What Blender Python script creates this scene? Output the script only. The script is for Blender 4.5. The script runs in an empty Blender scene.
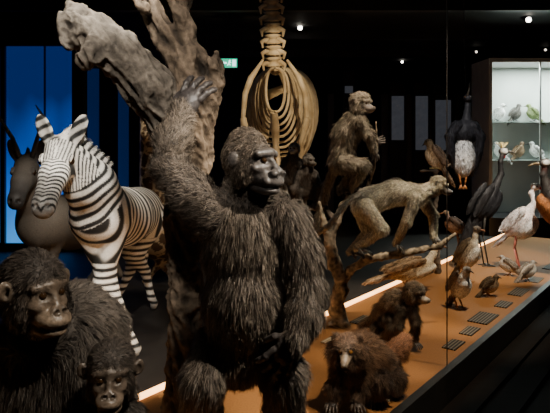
import bpy, math, random
import numpy as np
from mathutils import Vector, Matrix, noise
random.seed(4); np.random.seed(4)
V=Vector
scene=bpy.context.scene
COL=scene.collection
EYE=1.6
def at(u,v,d):
    # survey grid -> metres: bearing u, elevation v, true distance d
    return V(((u-275)*d/590.0, d, EYE-(v-138)*d/590.0))

# ------------------------------------------------------------ materials
def newmat(name):
    m=bpy.data.materials.new(name); m.use_nodes=True
    nt=m.node_tree; b=nt.nodes['Principled BSDF']
    return m,nt,b
def mat(name,c1,c2=None,rough=.6,scale=8,stretch=(1,1,1),bump=0.0,emis=None,es=0,metal=0,rotz=0,spec=.5,detail=5):
    m,nt,b=newmat(name)
    c2=c2 or tuple(x*.6 for x in c1)
    tc=nt.nodes.new('ShaderNodeTexCoord'); mp=nt.nodes.new('ShaderNodeMapping')
    mp.inputs['Scale'].default_value=stretch; mp.inputs['Rotation'].default_value=(0,0,rotz)
    nz=nt.nodes.new('ShaderNodeTexNoise'); nz.inputs['Scale'].default_value=scale; nz.inputs['Detail'].default_value=detail
    cr=nt.nodes.new('ShaderNodeValToRGB')
    cr.color_ramp.elements[0].position=.3; cr.color_ramp.elements[1].position=.7
    cr.color_ramp.elements[0].color=(*c2,1); cr.color_ramp.elements[1].color=(*c1,1)
    L=nt.links.new
    L(tc.outputs['Object'],mp.inputs['Vector']); L(mp.outputs[0],nz.inputs['Vector'])
    L(nz.outputs[0],cr.inputs[0]); L(cr.outputs[0],b.inputs['Base Color'])
    b.inputs['Roughness'].default_value=rough; b.inputs['Metallic'].default_value=metal
    b.inputs['Specular IOR Level'].default_value=spec
    if bump>0:
        bp=nt.nodes.new('ShaderNodeBump'); bp.inputs['Strength'].default_value=bump; bp.inputs['Distance'].default_value=.02
        L(nz.outputs[0],bp.inputs['Height']); L(bp.outputs[0],b.inputs['Normal'])
    if emis:
        b.inputs['Emission Color'].default_value=(*emis,1); b.inputs['Emission Strength'].default_value=es
    return m
def vcolmat(name,rough_fur=.7,rough_skin=.42,nscale=60,bump=.25,var=.35,spec=.35,bd=.006):
    m,nt,b=newmat(name); L=nt.links.new
    at_=nt.nodes.new('ShaderNodeAttribute'); at_.attribute_name='Col'
    tc=nt.nodes.new('ShaderNodeTexCoord'); nz=nt.nodes.new('ShaderNodeTexNoise'); nz.inputs['Scale'].default_value=nscale
    nz.inputs['Detail'].default_value=6
    L(tc.outputs['Object'],nz.inputs['Vector'])
    mr=nt.nodes.new('ShaderNodeMapRange'); mr.inputs['To Min'].default_value=1-var; mr.inputs['To Max'].default_value=1+var
    mr.inputs['From Min'].default_value=.3; mr.inputs['From Max'].default_value=.7
    L(nz.outputs[0],mr.inputs['Value'])
    mx=nt.nodes.new('ShaderNodeVectorMath'); mx.operation='SCALE'
    L(at_.outputs['Color'],mx.inputs[0]); L(mr.outputs[0],mx.inputs['Scale'])
    L(mx.outputs[0],b.inputs['Base Color'])
    rr=nt.nodes.new('ShaderNodeMapRange'); rr.inputs['To Min'].default_value=rough_skin; rr.inputs['To Max'].default_value=rough_fur
    L(at_.outputs['Alpha'],rr.inputs['Value']); L(rr.outputs[0],b.inputs['Roughness'])
    bp=nt.nodes.new('ShaderNodeBump'); bp.inputs['Strength'].default_value=bump; bp.inputs['Distance'].default_value=bd
    L(nz.outputs[0],bp.inputs['Height']); L(bp.outputs[0],b.inputs['Normal'])
    b.inputs['Specular IOR Level'].default_value=spec
    return m
M_FUR=vcolmat('animal_fur',.62,.38,80,.40,.35,.38,.007); M_FEATHER=vcolmat('bird_feathers',.6,.4,90,.2,.2)
M_COAT=vcolmat('short_coat',.65,.5,90,.2,.12,.3)
M_BARK=vcolmat('bark',.85,.85,26,1.0,.55,.2,.012)
M_BONE=mat('bone',(.62,.51,.34),(.34,.25,.14),.6,7,bump=.4,spec=.3)
M_EYE=mat('glass_eye',(.03,.015,.006),(.015,.008,.004),.08,30)
M_EYE_AMBER=mat('amber_glass_eye',(.16,.07,.015),(.08,.04,.01),.08,30)

# ------------------------------------------------------------ sculpt engine
def uvs(nu,nv):
    vs=[];fs=[]
    vs.append((0,0,1))
    for i in range(1,nv):
        th=math.pi*i/nv
        for j in range(nu):
            ph=2*math.pi*j/nu
            vs.append((math.sin(th)*math.cos(ph),math.sin(th)*math.sin(ph),math.cos(th)))
    vs.append((0,0,-1)); n=len(vs)-1
    for j in range(nu): fs.append((0,1+j,1+(j+1)%nu))
    for i in range(nv-2):
        for j in range(nu):
            a=1+i*nu+j;b=1+i*nu+(j+1)%nu
            fs.append((a,a+nu,b+nu,b))
    o=1+(nv-2)*nu
    for j in range(nu): fs.append((n,o+(j+1)%nu,o+j))
    return np.array(vs,float),fs
US,UF=uvs(16,12); US2,UF2=uvs(8,6)
def frame(d):
    d=V(d).normalized(); a=V((0,0,1)) if abs(d.z)<.9 else V((1,0,0))
    x=a.cross(d).normalized(); y=d.cross(x)
    return np.array([x,y,d])   # rows
def capgeo(a,b,ra,rb,small=False):
    S,F=(US2,UF2) if small else (US,UF)
    a=np.array(a);b=np.array(b); d=b-a; Ln=np.linalg.norm(d)
    R=frame(d if Ln>1e-6 else (0,0,1))
    vs=np.where(S[:,2:3]>=0, S*rb, S*ra)
    eq=np.abs(S[:,2])<1e-6
    w=vs@R
    w[S[:,2]>1e-6]+=b; w[S[:,2]<-1e-6]+=a
    w[eq]=(S[eq]*(ra+rb)/2)@R+(a+b)/2
    nrm=S@R
    return w,F,nrm
RT=np.random.rand(4096,8)
def clump(P,cl):
    q=P+np.sin(P[:,[1,2,0]]*40)*cl*.5
    k=np.floor(q/np.array([cl,cl,cl*1.8])).astype(np.int64)
    h=(k[:,0]*73856093)^(k[:,1]*19349663)^(k[:,2]*83492791)
    return RT[h%4096]
class Sculpt:
    def __init__(s,vox=.008,k=.03):
        s.p=[];s.raw=[];s.vox=vox;s.k=k;s.eyes=[]
    def cap(s,a,b,ra,rb,col,fur=0,k=None,u=None,us=1,neg=False,alpha=None):
        s.p.append(dict(t='c',a=np.array(a,float),b=np.array(b,float)+1e-6,ra=ra,rb=rb,col=col,fur=fur,k=s.k if k is None else k,u=u,us=us,neg=neg,al=alpha))
    def ell(s,c,r,col,fur=0,R=None,k=None,u=0,neg=False,comb=None,alpha=None):
        R=np.eye(3) if R is None else np.array(R)
        s.p.append(dict(t='e',c=np.array(c,float),r=np.array(r,float),R=R,col=col,fur=fur,k=s.k if k is None else k,u=u,us=1,neg=neg,comb=comb,al=alpha))
    def chain(s,pts,col,fur=0,k=None,u=0,us=1):
        for (a,ra),(b,rb) in zip(pts[:-1],pts[1:]):
            s.cap(a,b,ra,rb,col,fur,k,u,us); u+=(V(b)-V(a)).length*us
        return u
    def rawcap(s,a,b,ra,rb,col): s.raw.append((a,b,ra,rb,col))
    def rawchain(s,pts,col):
        for (a,ra),(b,rb) in zip(pts[:-1],pts[1:]): s.rawcap(a,b,ra,rb,col)
    def d1(s,q,P):
        if q['t']=='c':
            ba=q['b']-q['a']; pa=P-q['a']
            h=np.clip((pa@ba)/(ba@ba+1e-12),0,1)
            return np.linalg.norm(pa-h[:,None]*ba,axis=1)-(q['ra']+(q['rb']-q['ra'])*h)
        l=(P-q['c'])@q['R'].T
        k0=np.linalg.norm(l/q['r'],axis=1); k1=np.linalg.norm(l/q['r']**2,axis=1)+1e-9
        return k0*(k0-1)/k1
    def sdf(s,P):
        D=None
        for q in s.p:
            d=s.d1(q,P); k=q['k']
            if D is None: D=d;continue
            if q['neg']:
                h=np.clip(k-np.abs(D+d),0,None)/k
                D=np.maximum(D,-d)+h*h*k*.25
            else:
                h=np.clip(k-np.abs(D-d),0,None)/k
                D=np.minimum(D,d)-h*h*k*.25
        return D
    def grad(s,P,D,e):
        g=np.stack([s.sdf(P+np.eye(3)[i]*e)-D for i in range(3)],1)/e
        return g
    def build(s,name,label,cat,material,nfur=0,furw=.0025,lift=.5,droop=.35,paint=None,displace=None,shade=True,cs=.006,tipmul=1.5,base=None,cl=.02,cv=.5,nrand=.25):
        vs=[];fs=[];o=0
        for q in s.p:
            if q['neg']:continue
            if q['t']=='c': w,F,_=capgeo(q['a'],q['b'],q['ra'],q['rb'])
            else:
                w=(US*q['r'])@q['R']+q['c'];F=UF
            vs.append(w); fs+= [tuple(i+o for i in f) for f in F]; o+=len(w)
        me=bpy.data.meshes.new('tmp'); me.from_pydata(np.concatenate(vs).tolist(),[],fs)
        ob=bpy.data.objects.new('tmp',me); COL.objects.link(ob)
        md=ob.modifiers.new('r','REMESH'); md.mode='VOXEL'; md.voxel_size=s.vox; md.adaptivity=0
        dg=bpy.context.evaluated_depsgraph_get()
        m2=bpy.data.meshes.new_from_object(ob.evaluated_get(dg))
        bpy.data.objects.remove(ob); bpy.data.meshes.remove(me)
        n=len(m2.vertices); P=np.empty(n*3); m2.vertices.foreach_get('co',P); P=P.reshape(-1,3)
        loops=np.empty(len(m2.loops),int); m2.loops.foreach_get('vertex_index',loops)
        starts=np.empty(len(m2.polygons),int); m2.polygons.foreach_get('loop_start',starts)
        tot=np.empty(len(m2.polygons),int); m2.polygons.foreach_get('loop_total',tot)
        bpy.data.meshes.remove(m2)
        e=s.vox*.3
        for it in range(3):
            D=s.sdf(P); g=s.grad(P,D,e); gg=(g*g).sum(1)+1e-6
            st=np.clip(D/gg,-2*s.vox,2*s.vox)[:,None]*g
            P=P-st*.95
        D=s.sdf(P); N=s.grad(P,D,e); N/=np.linalg.norm(N,axis=1)[:,None]+1e-9
        W=np.zeros(n)+1e-12; C=np.zeros((n,3)); FU=np.zeros(n); T=np.zeros((n,3)); U=np.zeros(n); AL=np.zeros(n)
        for q in s.p:
            d=s.d1(q,P)
            if q['neg']:
                if q['col'] is None: continue
                w=np.exp(-np.clip(np.abs(d),0,None)/cs)*(np.abs(d)<cs*2)*1.5
            else: w=np.exp(-np.clip(d,-.004,None)/cs)
            W+=w; C+=w[:,None]*np.array(q['col']); FU+=w*q['fur']
            al=q['al'] if q['al'] is not None else (1. if q['fur']>0 else 0.)
            AL+=w*al
            if q['t']=='c':
                ba=q['b']-q['a']; Ln=np.linalg.norm(ba); t=((P-q['a'])@ba)/(Ln*Ln)
                U+=w*((q['u'] or 0)+t*Ln*q['us']); T+=w[:,None]*ba/Ln
            else:
                U+=w*q['u']
                if q.get('comb') is not None: T+=w[:,None]*np.array(q['comb'])
        C/=W[:,None];FU/=W;U/=W;AL/=W
        T/=np.linalg.norm(T,axis=1)[:,None]+1e-9
        if paint is not None: C=paint(P,N,C,U)
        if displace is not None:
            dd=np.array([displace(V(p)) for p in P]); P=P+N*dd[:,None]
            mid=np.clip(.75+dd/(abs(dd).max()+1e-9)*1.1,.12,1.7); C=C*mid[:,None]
        allP=[P];allN=[N];allC=[np.concatenate([C,AL[:,None]],1)]
        lo=[loops];stt=[starts];tt=[tot]; off=n; lo_off=len(loops)
        if nfur:
            pr2=(FU>.0008).astype(float); pr2/=pr2.sum()
            idx=np.random.choice(n,nfur,p=pr2)
            n1=N[idx]; jt=np.random.randn(nfur,3)*s.vox*.5; jt-=n1*(jt*n1).sum(1)[:,None]
            p0=P[idx]+jt-n1*.001
            ck=clump(p0,cl)
            tg=T[idx]+np.array([0,0,-droop])+np.random.randn(nfur,3)*.16+(ck[:,:3]-.5)*1.1*cv
            tg-=n1*(tg*n1).sum(1)[:,None]; tg/=np.linalg.norm(tg,axis=1)[:,None]+1e-9
            dr=n1*lift*(.3+1.0*ck[:,3:4]+.5*np.random.rand(nfur,1))+tg; dr/=np.linalg.norm(dr,axis=1)[:,None]
            Ls=FU[idx]*(.5+.5*np.random.rand(nfur)+.6*ck[:,4])
            sd=np.cross(dr,n1+np.random.randn(nfur,3)*.3); sd/=np.linalg.norm(sd,axis=1)[:,None]+1e-9
            wv=furw*(.6+.8*np.random.rand(nfur))[:,None]
            a=p0-sd*wv/2; b=p0+sd*wv/2
            mid=p0+dr*(Ls*.55)[:,None]+n1*(Ls*.04)[:,None]
            c=p0+dr*Ls[:,None]+np.array([0,0,-.18])*Ls[:,None]
            m_a=mid-sd*wv*.35; m_b=mid+sd*wv*.35
            fv=np.stack([a,b,m_b,m_a,c],1).reshape(-1,3)
            nn=n1+np.random.randn(nfur,3)*nrand+dr*.15+(ck[:,5:8]-.5)*cv*1.0; nn/=np.linalg.norm(nn,axis=1)[:,None]
            fn=np.repeat(nn,5,0)
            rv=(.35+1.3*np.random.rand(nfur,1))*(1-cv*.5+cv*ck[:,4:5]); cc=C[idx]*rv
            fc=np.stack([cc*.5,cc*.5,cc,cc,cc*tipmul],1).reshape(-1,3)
            fc=np.concatenate([fc,np.ones((len(fc),1))],1)
            allP.append(fv);allN.append(fn);allC.append(fc)
            bs=off+np.arange(nfur)*5
            fl=np.stack([bs,bs+1,bs+2,bs+3, bs+3,bs+2,bs+4],1).ravel()
            ln=np.tile([4,3],nfur); sta=np.concatenate([[0],np.cumsum(ln)[:-1]])+lo_off
            lo.append(fl);stt.append(sta);tt.append(ln);off+=len(fv);lo_off+=len(fl)
        for a,b,ra,rb,col in s.raw:
            w,F,nr=capgeo(a,b,ra,rb,True)
            allP.append(w);allN.append(nr);allC.append(np.tile([*col,0.],(len(w),1)))
            for f in F:
                lo.append(np.array(f)+off);stt.append(np.array([lo_off]));tt.append(np.array([len(f)]));lo_off+=len(f)
            off+=len(w)
        P=np.concatenate(allP);N=np.concatenate(allN);C=np.concatenate(allC)
        lo=np.concatenate(lo);stt=np.concatenate(stt);tt=np.concatenate(tt)
        body=allP[0]
        if base is None: base=np.array([body[:,0].mean(),body[:,1].mean(),P[:,2].min()])
        else: base=np.array(base)
        P=P-base
        me=bpy.data.meshes.new(name)
        me.vertices.add(len(P)); me.vertices.foreach_set('co',P.ravel())
        me.loops.add(len(lo)); me.loops.foreach_set('vertex_index',lo.astype(np.int32))
        me.polygons.add(len(stt)); me.polygons.foreach_set('loop_start',stt.astype(np.int32))
        me.polygons.foreach_set('loop_total',tt.astype(np.int32))
        me.update(calc_edges=True); me.validate()
        ca=me.color_attributes.new('Col','FLOAT_COLOR','POINT')
        if len(ca.data)==len(P): ca.data.foreach_set('color',np.clip(C,0,1).ravel())
        me.polygons.foreach_set('use_smooth',[True]*len(me.polygons))
        if shade and len(me.vertices)==len(N):
            me.normals_split_custom_set_from_vertices(N.tolist())
        me.materials.append(material)
        ob=bpy.data.objects.new(name,me); ob.location=base; COL.objects.link(ob)
        ob['label']=label; ob['category']=cat
        for (c,r,m) in s.eyes:
            ball('eye',V(c)-V(base),r,m,ob)
        return ob
def ball(name,c,r,m,parent=None,sc=(1,1,1)):
    me=bpy.data.meshes.new(name); me.from_pydata([tuple(x*r) for x in US],[],UF)
    me.polygons.foreach_set('use_smooth',[True]*len(me.polygons)); me.materials.append(m)
    o=bpy.data.objects.new(name,me); o.location=c; o.scale=sc; COL.objects.link(o)
    if parent: o.parent=parent
    return o

def basis(f,up):
    X=V(f).normalized(); Y=V(up).cross(X).normalized(); Z=X.cross(Y)
    return X,Y,Z
def head(cr,c,f,up,s,kind,cf,cs_,fur,cm=None,eyemat=None):
    X,Y,Z=basis(f,up); c=V(c); R=np.array([X,Y,Z]); s*=.01
    cm=cm or cs_
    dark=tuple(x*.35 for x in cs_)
    def L(x,y,z): return c+X*x*s+Y*y*s+Z*z*s
    def E(x,y,z,r,col,fu=0,k=1.6,comb=None): cr.ell(L(x,y,z),[r[0]*s,r[1]*s,r[2]*s],col,fu,R,k*s,comb=comb)
    back=tuple(-X*.8-Z*.4); down=tuple(-Z)
    em=eyemat or M_EYE
    BLK=(.004,.004,.004)
    if kind=='gorilla':
        E(-2,0,1,(10,8.6,9.5),cf,fur,comb=back); E(-3,0,8,(7,4.2,5),cf,fur,3,comb=back)
        E(5,0,-3,(6.5,6.4,7.5),cs_)
        for q in(1,-1):
            E(1.0,q*6.2,-4.5,(5,2.8,6),cf,fur*.8,1.6,comb=down)
            cr.cap(L(9.4,q*.5,4.2),L(7.6,q*6.2,3.3),1.7*s,1.5*s,cs_,0,1.1*s)
            cr.cap(L(8.6,q*3.6,-2.7),L(6.8,q*6.2,-2.4),1.4*s,1.4*s,cs_,0,1.4*s)
            cr.cap(L(10.2,q*3.6,-4.2),L(12.2,q*5.0,-7.2),.9*s,.9*s,cm,0,1.2*s)
            E(13.8,q*2.6,-3.8,(2.1,2.0,1.7),cs_,0,.8)
            E(-2,q*9.0,0,(2.3,1.2,3),cs_,0,.8)
        cr.cap(L(8.8,0,2.3),L(12.6,0,-1.8),1.1*s,1.7*s,cs_,0,1.2*s)
        E(14.2,0,-2.8,(1.7,1.6,1.6),cs_,0,.8)
        E(9.5,0,-6.9,(6.9,5.8,3.5),cm,0,1.3); E(8.4,0,-10.6,(6.5,5.0,2.5),cm,0,.5)
        E(1,0,4.8,(6.5,6,4),cf,fur*.5,2,comb=back)
        for q in(1,-1):
            cr.ell(L(15.5,q*2.2,-4.5),[1.1*s]*3,BLK,0,R,.3*s,neg=True)
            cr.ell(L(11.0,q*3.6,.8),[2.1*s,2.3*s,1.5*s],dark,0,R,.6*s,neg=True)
            cr.eyes.append((L(8.9,q*3.6,.8),1.3*s,em))
        for q in(1,-1): cr.cap(L(9.5,q*6.2,-9.7),L(16.6,0,-9.0),.7*s,.7*s,BLK,0,.3*s,neg=True)
    elif kind=='chimp':
        E(-2,0,2,(9.6,8.4,8.6),cf,fur,comb=back)
        E(4.4,0,-2.2,(5.0,5.8,6.6),cs_)
        for q in(1,-1):
            E(1.0,q*5.6,-4.2,(4.4,2.6,5.4),cf,fur,1.6,comb=down)
            cr.cap(L(7.4,q*.5,3.2),L(6.0,q*4.9,2.6),1.1*s,1.0*s,cs_,0,1.1*s)
            E(6.6,q*3.6,-2.6,(2.2,2.0,1.5),cs_,0,1.4)
            E(.2,q*9.0,.8,(1.6,1.5,2.8),cs_,0,.8); E(.0,q*10.2,1.4,(.8,1.8,2.9),cs_,0,.8)
            cr.ell(L(1.2,q*10.0,1.1),[.8*s,1.0*s,1.8*s],dark,0,R,.4*s,neg=True)
            E(11.0,q*1.3,-2.9,(1.0,1.1,.9),cs_,0,.6)
        cr.cap(L(7.1,0,2.2),L(10.1,0,-2.0),.9*s,1.1*s,cs_,0,1.2*s)
        E(8.3,0,-5.9,(5.8,4.9,3.2),cm,0,1.3); E(7.5,0,-9.0,(5.6,4.3,2.4),cm,0,.5)
        E(4.0,0,-10.8,(3.5,3.4,2),(.20,.18,.16),fur*.7,1.5,comb=down)
        for q in(1,-1):
            cr.ell(L(12.0,q*1.3,-3.4),[.8*s]*3,BLK,0,R,.3*s,neg=True)
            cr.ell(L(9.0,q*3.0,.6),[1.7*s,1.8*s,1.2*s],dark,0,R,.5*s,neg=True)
            cr.eyes.append((L(7.4,q*3.0,.6),1.15*s,em))
            cr.cap(L(8.5,q*5.0,-8.0),L(14.4,0,-7.5),.6*s,.6*s,BLK,0,.3*s,neg=True)
    elif kind=='monkey':
        E(-2,0,1,(8,7,7),cf,fur,comb=back)
        E(4,0,-1.5,(4.2,5.4,5.4),cs_)
        E(8,0,-3.6,(6.2,3.5,3.1),cm); E(7,0,-5.6,(5,3,2),cm,0,.8); E(13,0,-2.6,(1.2,2,1.3),dark,0,.8)
        for q in(1,-1):
            cr.cap(L(6.6,0,2.6),L(5.0,q*4.6,2.2),1.2*s,1.1*s,cf,fur*.3,1.2*s)
            E(-1,q*5.8,-3,(4,2.4,4.5),cf,fur,2,comb=down)
            E(-1.5,q*7.6,1.5,(1.4,1.2,2.5),cm,0,.8)
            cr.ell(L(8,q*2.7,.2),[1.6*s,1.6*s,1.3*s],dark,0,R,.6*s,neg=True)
            cr.eyes.append((L(6.5,q*2.6,.3),1.25*s,em))
    elif kind=='lemur':
        E(-1,0,0,(7,6.8,6.4),cf,fur*.6,comb=back)
        cr.cap(L(3,0,-1),L(12,0,-3.2),4.4*s,1.9*s,cm,0,1.5*s)
        E(13,0,-2.6,(1.4,1.5,1.2),(.01,.01,.01),0,.6)
        for q in(1,-1):
            E(-1,q*6,-3,(3.5,3.6,4.6),cf,fur*1.3,2,comb=down)
            E(-2,q*6,5.0,(1.4,2.0,2.4),cf,fur*.6,1.2)
            cr.ell(L(6.6,q*3.0,1.3),[1.7*s]*3,(.01,.008,.006),0,R,.4*s,neg=True)
            cr.eyes.append((L(5.6,q*2.9,1.2),1.3*s,em))
def hand(cr,w,F,N,size,curl,col,raw=False,thumb=1,spread=.10):
    w=V(w);F=V(F).normalized(); S=F.cross(V(N)).normalized(); N=S.cross(F).normalized(); S=S*thumb
    L=.09*size
    cr.ell(w+F*L*.5,[L*.62,.046*size,.022*size],col,0,np.array([F,S,F.cross(S)]),.02*size)
    add=(lambda a,b,ra,rb:cr.rawcap(a,b,ra,rb,col)) if raw else (lambda a,b,ra,rb:cr.cap(a,b,ra,rb,col,0,.006*size))
    for i,ln in enumerate([.075,.09,.085,.068]):
        p=w+F*L*.85+S*((i-1.5)*.0255*size)
        for j,fr in enumerate((.45,.32,.23)):
            th=curl*(j+.6); D=(F*math.cos(th)+N*math.sin(th)+S*(i-1.5)*spread).normalized()
            q=p+D*ln*size*fr; add(p,q,(.0120-.001*j)*size,(.0110-.001*j)*size); p=q
    p=w+F*L*.25-S*.03*size
    for j in range(2):
        D=(F*(.6+.2*j)-S*(.7-.4*j)+N*(.35+.3*j)).normalized(); q=p+D*.036*size; add(p,q,.013*size,.0105*size); p=q

# ------------------------------------------------------------ GORILLA
G=(.070,.055,.042); GS=(.036,.031,.029); GC=(.085,.067,.050)
d0=2.6; px=d0/590
def g(u,v,w=0): return at(u,v,d0+w)
cr=Sculpt(.006,.035)
FL=.044
cr.ell(g(244,246,.03),[39*px,.155,50*px],GC,FL,comb=(0,0,-1))
cr.ell(g(244,302,.0),[38*px,.165,48*px],G,FL,comb=(0,0,-1))
cr.ell(g(238,345,.05),[35*px,.155,36*px],G,FL,comb=(0,0,-1))
cr.cap(g(246,216,.06),g(246,176,.03),25*px,19*px,G,FL*.6)
cr.cap(g(216,212,.05),g(244,194,.06),16*px,17*px,G,FL)
cr.cap(g(278,212,.04),g(252,194,.06),17*px,17*px,G,FL)
# long raised arm, bent at the elbow, hand gripping the trunk above the shoulder
cr.chain([(g(214,216,0),.092),(g(192,194,-.03),.080),(g(171,168,-.04),.066)],G,FL)
cr.chain([(g(171,168,-.04),.068),(g(173,142,-.05),.066),(g(182,112,-.0),.042)],GC,FL)
hand(cr,g(181,115,-.0),V((.42,.10,.80)),V((.35,1,-.2)),1.3,.36,GS,thumb=-1,spread=.14)
# hanging arm
cr.chain([(g(287,222,0),.092),(g(300,256,-.02),.078),(g(306,290,-.06),.066)],G,FL)
cr.chain([(g(306,290,-.06),.071),(g(304,316,-.13),.064),(g(297,338,-.2),.040)],G,FL)
hand(cr,g(298,336,-.20),V((-.50,-.05,-.72)),V((-.1,1,0)),1.3,.30,GS,thumb=1,spread=.16)
# legs
for hx,kx,kv,kw,ax in((220,203,380,-.08,200),(266,284,376,-.10,283)):
    cr.chain([(g(hx,350,.05),.108),(g(kx,kv,kw),.082)],G,FL)
    cr.chain([(g(kx,kv,kw),.082),(g((kx+ax)/2,412,-.03),.070),(g(ax,442,.02),.050)],G,FL)
    hand(cr,g(ax,443,.02)+V((0,-.0,.0)),V((-.05 if ax>250 else -.1,-1,-.12)),V((0,0,-1)),1.25,.15,GS,thumb=1 if ax>250 else -1)
head(cr,g(250,160,-.03),(.84,-.52,-.10),(.05,.02,1),1.07,'gorilla',(.085,.065,.047),(.072,.064,.059),.018)
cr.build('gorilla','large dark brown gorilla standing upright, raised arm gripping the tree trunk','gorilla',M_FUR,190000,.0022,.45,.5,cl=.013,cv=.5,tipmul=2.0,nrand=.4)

# ------------------------------------------------------------ TREE TRUNK (big)
def bark(p):
    q=V((p.x*8+p.z*2.2,p.y*8,p.z*2.6)); a=noise.fractal(q,1.0,2.0,4)
    b=1-abs(noise.noise(V((p.x*18+p.z*9,p.y*20,p.z*6))))*3.2
    b2=1-abs(noise.noise(V((p.x*40+p.z*20,p.y*48,p.z*14))))*3
    return a*.020+b*.012+b2*.006
B1=(.125,.092,.063);B2=(.098,.083,.066)
t=Sculpt(.0072,.04)
dt=2.86; tp=dt/590
def tt_(u,v,w=0): return at(u,v,dt+w)
t.chain([(tt_(188,422),22*tp),(tt_(185,370),16*tp),(tt_(184,300),15*tp),(tt_(184,220),18*tp),(tt_(189,150),20*tp),(tt_(194,100),20*tp),(tt_(190,62),17*tp)],B1)
# heavy rough limb reaching out over the zebra
t.chain([(tt_(186,170,-.01),17*tp),(tt_(172,128,-.02),20*tp),(tt_(150,88,-.06),22*tp),(tt_(120,56,-.10),20*tp),(tt_(90,34,-.13),16*tp)],B2)
t.chain([(tt_(96,34,-.13),15*tp),(tt_(74,26,-.16),12*tp),(tt_(66,42,-.18),7*tp)],B2)
t.chain([(tt_(104,42,-.16),12*tp),(tt_(92,52,-.22),8*tp),(tt_(84,60,-.22),5*tp)],B2)
t.chain([(tt_(88,22,-.12),9*tp),(tt_(74,10,-.12),6*tp)],B2)
t.ell(tt_(78,42,-.26),[7*tp,.06,8*tp],(.01,.008,.006),neg=True)
t.ell(tt_(124,72,-.27),[6*tp,.05,4*tp],(.01,.008,.006),neg=True)
t.chain([(tt_(196,110),18*tp),(tt_(207,84),13*tp),(tt_(212,66,-.03),7*tp),(tt_(215,54,-.03),3*tp)],B1)
t.chain([(tt_(188,70),16*tp),(tt_(168,38),11*tp),(tt_(152,10),8*tp),(tt_(142,-30),7*tp)],B1)
t.chain([(tt_(190,62),12*tp),(tt_(187,30),7*tp),(tt_(182,0),5*tp),(tt_(185,-45),5*tp)],B1)
t.chain([(tt_(174,44),5*tp),(tt_(180,16,-.05),4*tp),(tt_(168,-4,-.05),3*tp)],B1)
t.chain([(tt_(156,24),5*tp),(tt_(142,6,-.1),4*tp),(tt_(130,-4,-.12),2.5*tp)],B1)
t.ell(tt_(196,70,-.12),[5*tp,.05,10*tp],(.01,.008,.006),neg=True)
t.chain([(tt_(188,423),17*tp),(tt_(164,441,-.1),8*tp)],B1); t.chain([(tt_(188,423),17*tp),(tt_(210,441,-.05),8*tp)],B1)
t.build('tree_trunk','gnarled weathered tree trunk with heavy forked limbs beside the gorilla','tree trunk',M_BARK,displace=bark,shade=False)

# ------------------------------------------------------------ CHIMPS
dc=1.9; cp=dc/590
def c(u,v,w=0): return at(u,v,dc+w)
K=(.038,.031,.025)
cr=Sculpt(.006,.05)
cr.ell(c(44,380,.16),[48*cp,.16,60*cp],K,.046,comb=(0,0,-1))
cr.cap(c(46,338,.12),c(72,322,.30),.112,.125,K,.046)
cr.cap(c(72,322,.30),c(90,332,.50),.125,.13,K,.046)
cr.cap(c(90,332,.50),c(96,372,.62),.13,.135,K,.046)
cr.cap(c(70,340,.14),c(78,372,.12),.085,.08,K,.046)
cr.cap(c(40,325,.08),c(34,292,.05),.10,.095,K,.034)
cr.chain([(c(80,356,.12),.078),(c(90,420,.08),.06),(c(86,500,-.02),.05),(c(84,548,-.03),.035)],K,.036)
cr.chain([(c(8,350,.12),.08),(c(-12,420,.08),.06),(c(0,500,-.02),.05),(c(4,548,-.03),.035)],K,.036)
for uu in(84,4): hand(cr,c(uu,541,-.03),V((0,-.5,-.6)),V((0,.7,-.5)),1.0,.8,GS)
for uu in(115,70):
    cr.chain([(c(uu*.6+40,400,.60),.11),(c(uu,420,.42),.08),(c(uu,466,.55),.05)],K,.03)
    hand(cr,c(uu,466,.55)+V((0,0,.0)),V((0,-1,-.05)),V((0,0,-1)),1.1,.2,GS)
head(cr,c(35,289,-.0),(.84,-.52,-.12),(.02,0,1),1.12,'chimp',(.038,.030,.024),(.105,.078,.056),.022,(.16,.12,.085))
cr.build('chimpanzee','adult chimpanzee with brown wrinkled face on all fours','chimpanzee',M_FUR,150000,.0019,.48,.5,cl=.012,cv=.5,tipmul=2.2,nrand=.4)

db=1.78; bp=db/590
def b_(u,v,w=0): return at(u,v,db+w)
cr=Sculpt(.005,.03)
cr.ell(b_(112,450,.05),[30*bp,.085,46*bp],K,.028,comb=(0,0,-1))
cr.cap(b_(112,415,.05),b_(112,388,.04),.06,.05,K,.026)
cr.chain([(b_(92,418,.04),.042),(b_(78,452,.0),.03),(b_(86,500,-.06),.022)],K,.022)
cr.chain([(b_(132,418,.04),.042),(b_(146,452,.0),.03),(b_(140,500,-.06),.022)],K,.022)
for uu,th in((86,1),(140,-1)): hand(cr,b_(uu,498,-.06),V((0,-.2,-1)),V((0,1,0)),.62,.4,GS,thumb=th)
for uu,q in((98,-1),(126,1)):
    cr.chain([(b_(uu,485,.05),.055),(b_(uu+q*12,535,-.0),.042),(b_(uu+q*8,590,.05),.028)],K,.02)
    hand(cr,b_(uu+q*8,592,.05),V((q*.15,-1,-.05)),V((0,0,-1)),.8,.1,GS)
head(cr,b_(111,372,-.0),(.20,-.95,-.10),(0,0,1),.82,'chimp',(.038,.030,.024),(.085,.064,.048),.017,(.13,.097,.07))
cr.build('young_chimpanzee','juvenile chimpanzee standing close in front of the adult','chimpanzee',M_FUR,80000,.0015,.45,.4,cl=.009,cv=.45,tipmul=2.2,nrand=.4)

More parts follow.
